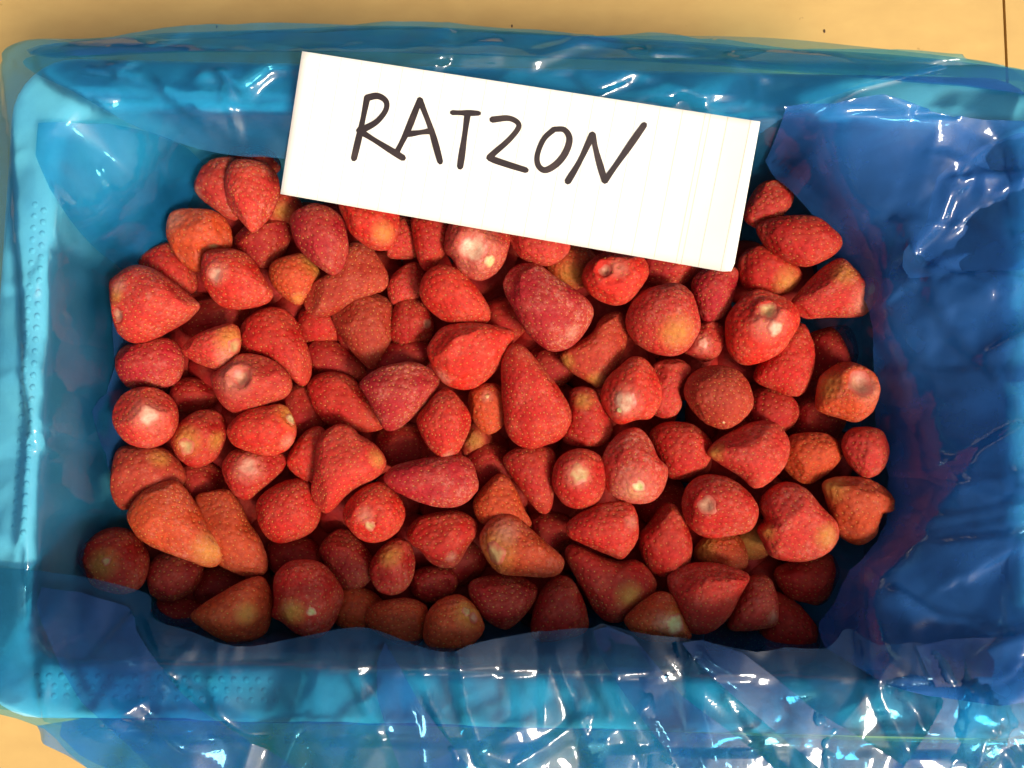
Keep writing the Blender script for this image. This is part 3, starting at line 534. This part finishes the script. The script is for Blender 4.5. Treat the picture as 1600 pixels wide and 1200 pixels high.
(1,'r',.35,[(1000,840),(1017,815),(1037,785),(1057,790),(1070,815),(1080,847),(1077,880),(1057,902),(1030,900),(1007,875)],[],[], 'red teardrop strawberry with its narrow end up, right of the wedge shaped one'),
(0,'r',.55,[(1067,787),(1075,760),(1095,744),(1125,744),(1155,757),(1177,782),(1182,802),(1170,827),(1140,837),(1110,840),(1087,830),(1072,810)],[('h',1105,790,15,.35)],[], 'large round strawberry with a shallow reddish dent in its face, right part of the heap'),
(0,'p',.65,[(1190,792),(1197,772),(1217,757),(1237,755),(1260,767),(1282,792),(1302,815),(1307,837),(1290,862),(1260,875),(1230,875),(1205,867),(1192,845),(1186,827),(1198,812)],[],[('Y',1295,838,22),('Y',1195,830,14)], 'large frosted heart shaped strawberry with a cleft on its left, near the right film'),
(0,'o',.4,[(1285,757),(1300,746),(1325,744),(1357,749),(1382,762),(1395,780),(1394,800),(1377,802),(1370,820),(1367,837),(1347,850),(1327,845),(1310,830),(1300,802),(1290,777)],[],[('Y',1297,758,26)], 'orange strawberry with a yellow shoulder and a notched right side, against the right film'),
(2,'o',.3,[(1085,860),(1100,840),(1125,832),(1155,838),(1166,862),(1163,888),(1125,892),(1092,880)],[],[('Y',1098,856,22)], 'small orange yellow strawberry under the large dented round one'),
(3,'o',.2,ell(1178,842,36,34),[],[('Y',1172,842,34)], 'greenish yellow strawberry deep in the gap left of the frosted heart shaped one'),
(0,'p',.5,[(1045,912),(1052,895),(1075,882),(1105,880),(1140,885),(1165,895),(1165,907),(1152,930),(1137,960),(1115,982),(1092,989),(1075,982),(1060,955)],[],[], 'broad dull red strawberry with its straight top, above the flap in the near right part'),
(1,'p',.45,[(1165,910),(1180,900),(1200,902),(1210,920),(1217,950),(1212,977),(1190,982),(1160,985),(1138,980),(1145,950)],[],[('P',1208,965,10)], 'angular strawberry tucked behind the broad dull red one, near the right end of the flap'),
(2,'r',.25,[(1205,925),(1240,938),(1265,965),(1280,990),(1276,1012),(1230,1014),(1190,1000),(1195,950)],[],[], 'dark red strawberry furthest into the near right corner, above the flap'),
(2,'r',.3,[(1210,895),(1235,878),(1270,866),(1300,868),(1310,890),(1300,920),(1285,945),(1260,942),(1230,930)],[],[], 'dark red strawberry under the frosted heart shaped one, at the right film'),
(0,'o',.35,[(977,972),(990,952),(1010,935),(1030,925),(1050,930),(1062,947),(1075,975),(1076,998),(1040,1002),(1003,998)],[('c',1057,976,17,.5)],[('Y',1055,970,22),('P',1040,975,18)], 'strawberry with a cream yellow cut, peeping over the edge of the flap'),
(0,'p',.55,[(1107,705),(1120,690),(1150,672),(1180,657),(1205,657),(1225,675),(1232,697),(1225,725),(1210,745),(1192,760),(1175,760),(1155,742),(1130,727),(1112,715)],[],[('Y',1115,705,18)], 'matte pinkish strawberry with an orange tip to the left, above the frosted heart shaped one'),
(1,'o',.2,[(1222,720),(1232,685),(1255,677),(1285,677),(1307,687),(1317,705),(1302,730),(1282,747),(1260,756),(1237,742)],[],[], 'smooth orange red strawberry pointing right, just right of the matte pinkish one'),
(0,'p',.45,[(1316,692),(1327,672),(1350,667),(1375,672),(1389,692),(1385,720),(1370,740),(1350,745),(1332,730),(1320,712)],[],[], 'small pink crinkled strawberry beside the right film, below the hollow orange one'),
(0,'o',.55,[(1279,605),(1285,585),(1300,572),(1320,565),(1345,572),(1370,590),(1377,612),(1367,635),(1352,652),(1335,659),(1310,652),(1287,645),(1276,635)],[('h',1347,598,23,.7)],[('Y',1290,600,26),('P',1355,610,26)], 'orange strawberry with a wide hollow top, against the right film'),
(0,'b',.35,[(1070,615),(1077,590),(1095,575),(1122,571),(1152,580),(1170,602),(1177,625),(1167,647),(1145,665),(1127,669),(1102,660),(1080,640)],[('c',1130,660,3,.1)],[], 'large dark round strawberry with a tiny pale tip, right of the small two lobed one'),
(1,'r',.4,[(1017,680),(1035,662),(1062,660),(1090,667),(1110,690),(1110,715),(1090,740),(1065,750),(1045,745),(1035,725)],[],[], 'red strawberry between the frosty green hulled one and the matte pinkish one'),
(1,'r',.35,[(1180,580),(1200,550),(1230,515),(1262,505),(1270,545),(1268,585),(1257,612),(1237,619),(1210,610),(1182,597)],[],[], 'red strawberry pointing down, right below the one with the glossy open hull'),
(3,'d',.15,[(1262,530),(1285,515),(1322,510),(1338,540),(1333,580),(1300,590),(1268,590)],[],[], 'very dark strawberry in the shadow of the right film, above the hollow orange one'),
(2,'d',.25,ell(1207,642,42,38),[],[], 'shaded strawberry between the large dark round one and the hollow orange one'),
(3,'d',.25,ell(1275,658,45,38),[],[], 'dark strawberry under the hollow orange one, above the smooth one pointing right'),
(0,'R',.5,[(1135,510),(1140,490),(1160,465),(1182,454),(1205,460),(1230,472),(1245,492),(1245,510),(1232,532),(1220,550),(1190,565),(1160,567),(1140,545)],[('y',1202,484,16,.7),('w',1212,512,14,-.1)],[('P',1205,505,30)], 'glossy red strawberry with an open hull and a cream white lump'),
(0,'p',.6,[(1237,472),(1260,445),(1285,420),(1312,405),(1330,420),(1345,435),(1357,435),(1369,445),(1367,467),(1352,490),(1330,495),(1295,495),(1260,497),(1242,487)],[('c',1362,452,11,.1)],[('P',1350,470,26),('Y',1320,425,22)], 'pale pink strawberry with whitish right end touching the right film, tip to the left'),
(1,'r',.25,[(1155,410),(1170,388),(1195,385),(1220,402),(1245,420),(1250,435),(1235,455),(1220,460),(1195,455),(1165,448)],[],[('Y',1232,440,24)], 'red strawberry with an orange yellow right end, beside the lower right card corner'),
(0,'r',.35,[(1185,352),(1205,342),(1240,337),(1275,340),(1300,360),(1315,377),(1302,397),(1275,412),(1255,416),(1230,407),(1205,390),(1190,370)],[],[], 'broad red strawberry lying between the card and the far right film'),
(1,'p',.6,[(1165,325),(1185,290),(1210,282),(1230,292),(1240,310),(1227,332),(1207,347),(1185,357),(1165,345)],[],[], 'dusty pink strawberry farthest into the far right corner, touching the card'),
(1,'m',.5,[(1080,445),(1095,425),(1125,415),(1152,422),(1147,457),(1137,485),(1120,500),(1100,502),(1088,480)],[],[], 'dark crimson dotted strawberry just below the lower right card corner'),
(1,'p',.35,[(1088,512),(1110,502),(1127,510),(1131,530),(1122,555),(1102,565),(1082,557),(1068,545)],[('k',1098,536,9,.15)],[('P',1098,537,16)], 'small strawberry with a pale spot, right of the big orange pink one'),
(2,'d',.35,ell(1042,420,46,30),[],[], 'dark strawberry mostly under the card, above the big orange pink one'),
(3,'d',.2,ell(632,695,46,36),[],[], 'dark strawberry between the big orange red two lobed one and the smooth deep red one'),
(3,'r',.2,ell(790,498,34,42,80),[],[], 'dark strawberry between the bright red pointed one and the purple frosted one'),
(3,'d',.2,ell(474,640,42,42),[],[], 'dark strawberry right of the bright yellow tipped one'),
(3,'b',.2,ell(746,690,26,32),[],[('Y',742,690,16)], 'olive tinged dark strawberry right of the smooth one with its tip down'),
(3,'d',.2,ell(1045,792,44,36),[],[], 'dark strawberry in the gap above the teardrop one'),
(3,'d',.2,ell(725,878,34,36),[],[], 'dark strawberry left of the tip of the dark red one under the grey hulled one'),
(2,'d',.4,ell(398,252,42,26,10),[],[], 'dark strawberry behind the far left pair, under the hanging film edge'),
(3,'d',.2,ell(1150,1000,50,28),[],[], 'dark strawberry low behind the near right part of the flap'),
(3,'d',.2,ell(1160,690,40,40),[],[], 'dark strawberry hidden behind the matte pinkish one'),
(3,'d',.2,ell(560,515,35,35),[],[], 'dark strawberry almost covered by the tapering brownish one'),
]
def sphere_grid(n):
    """quad sphere directions and faces"""
    V = []; F = []; k = {}
    def vid(p):
        q = tuple(np.round(p, 6))
        if q not in k: k[q] = len(V); V.append(p)
        return k[q]
    a = np.tan(np.linspace(-1, 1, n + 1) * math.pi / 4)
    for ax in range(3):
        for s in (-1, 1):
            g = np.zeros((n + 1, n + 1), int)
            for i in range(n + 1):
                for j in range(n + 1):
                    p = np.zeros(3); p[ax] = s; p[(ax + 1) % 3] = a[i] * s; p[(ax + 2) % 3] = a[j]; g[i, j] = vid(p)
            for i in range(n):
                for j in range(n): F.append((g[i, j], g[i + 1, j], g[i + 1, j + 1], g[i, j + 1]))
    V = np.array(V); return V / np.linalg.norm(V, axis=1, keepdims=True), np.array(F)
GRID = {n: sphere_grid(n) for n in (38, 22, 12)}
OCT_F = np.array([(0, 2, 4), (2, 1, 4), (1, 3, 4), (3, 0, 4), (2, 0, 5), (1, 2, 5), (3, 1, 5), (0, 3, 5)])
ZTOP, ZSTEP = 0.158, 0.0092
GROUP = 'frozen strawberries heaped in the lined box'
def berry(level, tone, frost, pts, hulls, tints, label, rng, n=38, seeds=True, group=GROUP, zc=None):
    pts = np.array(pts, float); mid = pts.mean(0)
    z = (ZTOP - ZSTEP * level + 0.005 * float(sstep(520, 300, mid[1])) if zc is None else zc)
    W = catmull(at2(mid + (pts - mid) * 1.03, z), 8); c = (W.min(0) + W.max(0)) / 2 * 0.3 + W.mean(0) * 0.7
    D = W - c; an = np.arctan2(D[:, 1], D[:, 0]); r = np.hypot(*D.T); o = np.argsort(an)
    th = np.linspace(-math.pi, math.pi, 361)[:-1]
    rr = np.interp(th, an[o], r[o], period=2 * math.pi)
    f = np.fft.rfft(rr); g = f.copy(); f[26:] = 0; g[3:] = 0; rr = np.fft.irfft(f, 360); rs = np.fft.irfft(g, 360)
    ww = (rr[:180] + rr[180:]); hz = float(np.clip(0.46 * ww.min() + 0.0008, 0.0075, 0.0165))
    d, F = GRID[n]; rho = np.hypot(d[:, 0], d[:, 1]); t = np.arctan2(d[:, 1], d[:, 0]); b_ = rho ** 1.6
    R = (1 - b_) * np.interp(t, th, rs, period=2 * math.pi) + b_ * np.interp(t, th, rr, period=2 * math.pi)
    V = np.stack([R * rho * np.cos(t), R * rho * np.sin(t), hz * d[:, 2]], -1)
    # thinner towards the narrow end, slight tilt
    loc = np.interp(t, th, np.interp(th + math.pi / 2, th, rr, period=2 * math.pi) + 0 * th, period=2 * math.pi)
    ta = rng.uniform(0, 6.28); V[:, 2] += rng.uniform(0.02, 0.14) * (V[:, 0] * math.cos(ta) + V[:, 1] * math.sin(ta))
    size = float(rr.mean())
    N = vnormals(V, F)
    lump = np.zeros(len(V))
    for k in range(7):
        q = rng.normal(size=3); q /= np.linalg.norm(q); fr = rng.uniform(0.8, 3.4) / size
        lump += np.sin(V @ q * fr * 2 + rng.uniform(0, 6.28)) * rng.uniform(0.3, 1) / (1 + k * .25)
    V = V + N * (lump * size * 0.019 * (0.35 + 0.65 * np.clip(d[:, 2], 0, 1)))[:, None]
    for k in range(4):                                   # flats and shoulders frozen into the fruit
        q = rng.normal(size=3); q[2] = abs(q[2]) * 0.8; q /= np.linalg.norm(q); hh = V @ q; ex_ = np.clip(hh - hh.max() * rng.uniform(0.80, 0.95), 0, None)
        V = V - q[None] * (ex_ * 0.75 * (0.3 + 0.7 * np.clip(d[:, 2] * 2, 0, 1)))[:, None]
    tint = np.zeros((len(V), 4)); tint[:, 3] = 1
    up = np.where(d[:, 2] > 0.02)[0]
    def surf(px, py):
        best = None; q = at(px, py, z + hz * 0.6)[:2] - c
        i = up[np.argmin(np.hypot(*(V[up, :2] - q).T))]
        q = at(px, py, z + V[i, 2])[:2] - c; return up[np.argmin(np.hypot(*(V[up, :2] - q).T))]
    S_ = (CAM_Z - z) / FPX
    marks = []
    for kind, px, py, rp, dep in hulls:
        i = surf(px, py); Rw = rp * S_; dd = np.linalg.norm(V - V[i], axis=1); marks.append((kind, V[i].copy(), Rw, i))
        V = V - N[i][None, :] * (dep * Rw * (np.exp(-(dd / (0.75 * Rw)) ** 2) - 0.28 * np.exp(-((dd - 1.25 * Rw) / (0.4 * Rw)) ** 2)))[:, None]
    for ch, px, py, rp in tints:
        i = surf(px, py); dd = np.linalg.norm(V - V[i], axis=1); k = 0 if ch == 'Y' else 1
        tint[:, k] = np.maximum(tint[:, k], np.clip(1.25 - dd / (rp * S_), 0, 1) * 0.9)
    seedpts = []
    if seeds:
        cand = rng.permutation(np.where(d[:, 2] > -0.25)[0]); sp = rng.uniform(0.0021, 0.0027)
        live = np.ones(len(V), bool)
        for kind, p, Rw, i in marks: live &= np.linalg.norm(V - p, axis=1) > Rw * 1.05
        for i in cand:
            if not live[i]: continue
            seedpts.append(i); live &= np.linalg.norm(V - V[i], axis=1) > sp * rng.uniform(0.8, 1.35)
        N = vnormals(V, F); Pm = V[seedpts]
        dep = np.zeros(len(V))
        for i in range(0, len(V), 2000):
            q = np.linalg.norm(V[i:i + 2000, None, :] - Pm[None], axis=2).min(1); dep[i:i + 2000] = np.exp(-(q / 0.00095) ** 2)
        V = V - N * (dep * 0.0005)[:, None]
    root = empty('strawberry', (c[0], c[1], z)); tag(root, label, 'strawberry', group)
    me = mesh_np('flesh', V, F); a = me.attributes.new('tint', 'FLOAT_COLOR', 'POINT'); a.data.foreach_set('color', tint.astype(np.float32).ravel())
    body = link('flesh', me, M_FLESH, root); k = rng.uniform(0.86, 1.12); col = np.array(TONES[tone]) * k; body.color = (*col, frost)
    if seeds:
        N = vnormals(V, F); SV = []; SF = []
        tip = np.array([math.cos(th[np.argmax(rr)]), math.sin(th[np.argmax(rr)]), 0])
        for j, i in enumerate(seedpts):
            nrm = N[i]; u = tip - nrm * (tip @ nrm); u /= np.linalg.norm(u) + 1e-9; v = np.cross(nrm, u); p = V[i] + nrm * 0.00012
            s = rng.uniform(0.85, 1.2)
            SV += [p + u * .00050 * s, p - u * .00050 * s, p + v * .00031 * s, p - v * .00031 * s, p + nrm * .00024, p - nrm * .0003]; SF.append(OCT_F + 6 * j)
        so = link('seeds', mesh_np('seeds', np.array(SV), np.vstack(SF)), M_SEED, root); so['kind'] = 'stuff'
    N = vnormals(V, F)
    for kind, p, Rw, i0 in marks:
        dd = np.linalg.norm(V - V[i0], axis=1); ph = np.arctan2(*(V - V[i0])[:, :2].T); wob = 1 + 0.09 * np.sin(3 * ph + rng.uniform(0, 6)) + 0.06 * np.sin(5 * ph + rng.uniform(0, 6))
        m = (dd < 1.6 * Rw * wob)[F].all(1) & (N[F].mean(1) @ N[i0] > 0.0)
        if m.sum() < 4: m = (dd < 1.6 * Rw + 0.0016)[F].all(1)
        ff = F[m]; us = np.unique(ff); rm = np.full(len(V), -1); rm[us] = np.arange(len(us))
        off = 0.0007 * (1 - (dd[us] / (Rw * wob[us])) ** 2); off = np.clip(off, -0.0009, 0.0005)
        hm = mesh_np('hull', V[us] + N[us] * off[:, None], rm[ff]); ra = hm.attributes.new('rad', 'FLOAT', 'POINT')
        ra.data.foreach_set('value', (dd[us] / (Rw * wob[us])).astype(np.float32)); link('hull', hm, M_HULL[kind], root)
    return root
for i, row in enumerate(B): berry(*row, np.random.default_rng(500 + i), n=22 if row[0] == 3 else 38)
# the layer below, seen only in gaps, whose shade is put into the red
pit = at2([(200, 470), (300, 300), (430, 265), (1150, 290), (1290, 400), (1320, 560), (1350, 760), (1270, 960), (800, 990), (330, 970), (190, 860)], 0.115)
deep = 0; KEEP = {18, 19, 20, 21, 22, 23, 24, 25, 27, 33, 34, 35, 36, 37, 38, 39, 40, 41, 42, 43, 44, 47, 48, 49, 51, 52, 53, 54, 55, 56, 57, 58, 62, 63, 65, 66, 67, 68, 69, 70, 71, 72, 73, 74, 77, 78, 79, 80, 81, 82, 83, 84, 85, 86, 87, 88, 89, 92, 93, 94, 95, 96, 97, 98, 99, 100, 101, 102, 103, 104, 105, 108, 109, 110, 111, 112, 113, 114, 115, 116, 117, 118, 119, 122, 123, 124, 125, 126, 127, 128, 129, 130, 131, 132, 133, 134, 137, 138, 139, 140, 141, 142, 143, 144, 145, 146, 147, 148}
for iy, py in enumerate(range(290, 1000, 70)):
    for ix, px in enumerate(range(190 + 34 * (iy % 2), 1390, 80)):
        deep += 1; rng = np.random.default_rng(900 + deep)
        q = (px + rng.uniform(-12, 12), py + rng.uniform(-10, 10)); zc = 0.1165 + rng.uniform(-0.003, 0.003)
        if sdist(at2([q], zc), PIN)[0] > -0.014: continue
        if KEEP and deep not in KEEP: continue
        berry(3, 'd', 0.25, ell(*q, rng.uniform(46, 58), rng.uniform(40, 48), rng.uniform(0, 360)), [], [], 'strawberry buried below the top layer, red darkened for shade in a gap between others', rng, n=12, seeds=False, group='strawberries in the layer below', zc=zc)

# ---------------------------------------------------------------- card with hand lettering
C4 = np.array([(472, 80), (1188, 190), (1145, 427), (438, 303)], float)       # corners in the photograph
def homog(src, dst):
    A = []
    for (x, y), (u, v) in zip(src, dst):
        A += [[x, y, 1, 0, 0, 0, -u * x, -u * y, -u], [0, 0, 0, x, y, 1, -v * x, -v * y, -v]]
    return np.linalg.svd(np.array(A))[2][-1].reshape(3, 3)
Hst = homog([(0, 0), (1, 0), (1, 1), (0, 1)], C4); Hinv = np.linalg.inv(Hst)
def hom(H, P):
    P = np.asarray(P, float); q = np.concatenate([P, np.ones((len(P), 1))], 1) @ H.T; return q[:, :2] / q[:, 2:]
def zcard(st):
    s, t = st[:, 0], st[:, 1]
    return 0.2210 - 0.036 * t + 0.007 * np.clip((s - 0.74) / 0.26, 0, 1) ** 2 - 0.003 * np.sin(s * 3.0) * t
def card3(px, off=0.0):
    return at(px[:, 0], px[:, 1], zcard(hom(Hinv, px)) + off)
card = empty('card', tuple(card3(np.array([[800., 260.]]))[0]))
tag(card, 'white paper card with RATZON handwritten in dark marker, lying over the far rim', 'card')
def cparent(name, V, F, m, smooth=True):
    return link(name, mesh_np(name, V - np.array(card.location), F, smooth), m, card)
ns, nt_ = 49, 17
ss, tt = np.meshgrid(np.linspace(0, 1, ns), np.linspace(0, 1, nt_)); st = np.stack([ss.ravel(), tt.ravel()], -1)
# slightly rounded near right corner
cr = 0.012; d = np.clip((st[:, 0] - (1 - cr)) / cr, 0, 1) * np.clip((st[:, 1] - (1 - cr * 3)) / (cr * 3), 0, 1); st[:, 0] -= d * cr * 0.3; st[:, 1] -= d * cr
P = hom(Hst, st); top = card3(P); bot = card3(P, -0.0005)
idx = np.arange(ns * nt_).reshape(nt_, ns); f = np.stack([idx[1:, :-1].ravel(), idx[1:, 1:].ravel(), idx[:-1, 1:].ravel(), idx[:-1, :-1].ravel()], -1); n0 = ns * nt_
rim = np.concatenate([idx[0, :], idx[1:, -1], idx[-1, -2::-1], idx[-2:0:-1, 0]]); rn = np.roll(rim, -1)
cparent('paper', np.vstack([top, bot]), np.vstack([f, f[:, ::-1] + n0, np.stack([rim, rn, rn + n0, rim + n0], -1)]), M_CARD)
def ribbon(pts, w0, sub=6, off=0.00025, closed=False, ends=None):
    """flat marker stroke through picture points, w0 = width in photograph pixels"""
    P = np.asarray(pts, float)
    if len(P) > 2:
        Q = np.vstack([2 * P[0] - P[1], P, 2 * P[-1] - P[-2]]); out = []
        for i in range(1, len(Q) - 2):
            for k in range(sub):
                t = k / sub; p0, p1, p2, p3 = Q[i - 1:i + 3]
                out.append(0.5 * (2 * p1 + (p2 - p0) * t + (2 * p0 - 5 * p1 + 4 * p2 - p3) * t * t + (3 * p1 - p0 - 3 * p2 + p3) * t ** 3))
        P = np.array(out + [P[-1]])
    else: P = P[0] + np.linspace(0, 1, 10)[:, None] * (P[1] - P[0])
    T = np.gradient(P, axis=0); T /= np.linalg.norm(T, axis=1, keepdims=True) + 1e-9; Nn = np.stack([-T[:, 1], T[:, 0]], -1)
    n = len(P); k = np.arange(n) / (n - 1)
    wd = w0 * (1 + 0.13 * np.sin(k * 7 + P[0, 0])) / 2
    P = np.vstack([P[0] - T[0] * w0 * 0.42, P, P[-1] + T[-1] * w0 * 0.42]); Nn = np.vstack([Nn[0], Nn, Nn[-1]]); wd = np.concatenate([[wd[0] * .45], wd, [wd[-1] * .45]])
    a, b_ = P + Nn * wd[:, None], P - Nn * wd[:, None]; n += 2
    V = np.vstack([card3(a, off), card3(b_, off)]); i = np.arange(n - 1); return V, np.stack([i, i + 1, n + i + 1, n + i], -1)
LETTERS = [[[(574, 152), (568, 182), (562, 210), (553, 248)], [(573, 153), (590, 150), (603, 158), (603, 172), (590, 189), (574, 199), (561, 204)], [(561, 204), (590, 222), (630, 247)]],
           [[(619, 240), (636, 206), (656, 156)], [(656, 156), (674, 203), (688, 253)], [(635, 210), (672, 205)]],
           [[(707, 176), (748, 177)], [(731, 177), (725, 220), (719, 261)]],
           [[(769, 187), (796, 185), (811, 196), (797, 217), (768, 243), (768, 248), (793, 257), (822, 266)]],
           [[(866, 202), (882, 203), (890, 217), (884, 238), (870, 256), (852, 266), (841, 258), (840, 241), (850, 217), (866, 202)]],
           [[(887, 284), (906, 252), (926, 210)], [(926, 210), (933, 241), (945, 283)], [(945, 283), (972, 245), (1007, 195)]]]
for li, strokes in enumerate(LETTERS):
    VV = []; FF = []; c = 0
    for si, s_ in enumerate(strokes):
        V, F = ribbon(s_, 9.4 if len(s_) > 2 else 8.6, off=0.0003 + 0.00008 * si); VV.append(V); FF.append(F + c); c += len(V)
    cparent('letter', np.vstack(VV), np.vstack(FF), M_INK)
for k in range(21):
    s_ = 0.045 + k * 0.0468
    if s_ > 0.985: break
    for q in ([0, 0.011] if k == 18 else [0]):
        a = np.array([(s_ + q, 0.004), (s_ + q - 0.003, 0.5), (s_ + q - 0.006, 0.996)]); V, F = ribbon(hom(Hst, a), 0.75, sub=8, off=0.00015); cparent('ruled_line', V, F, M_RULE)
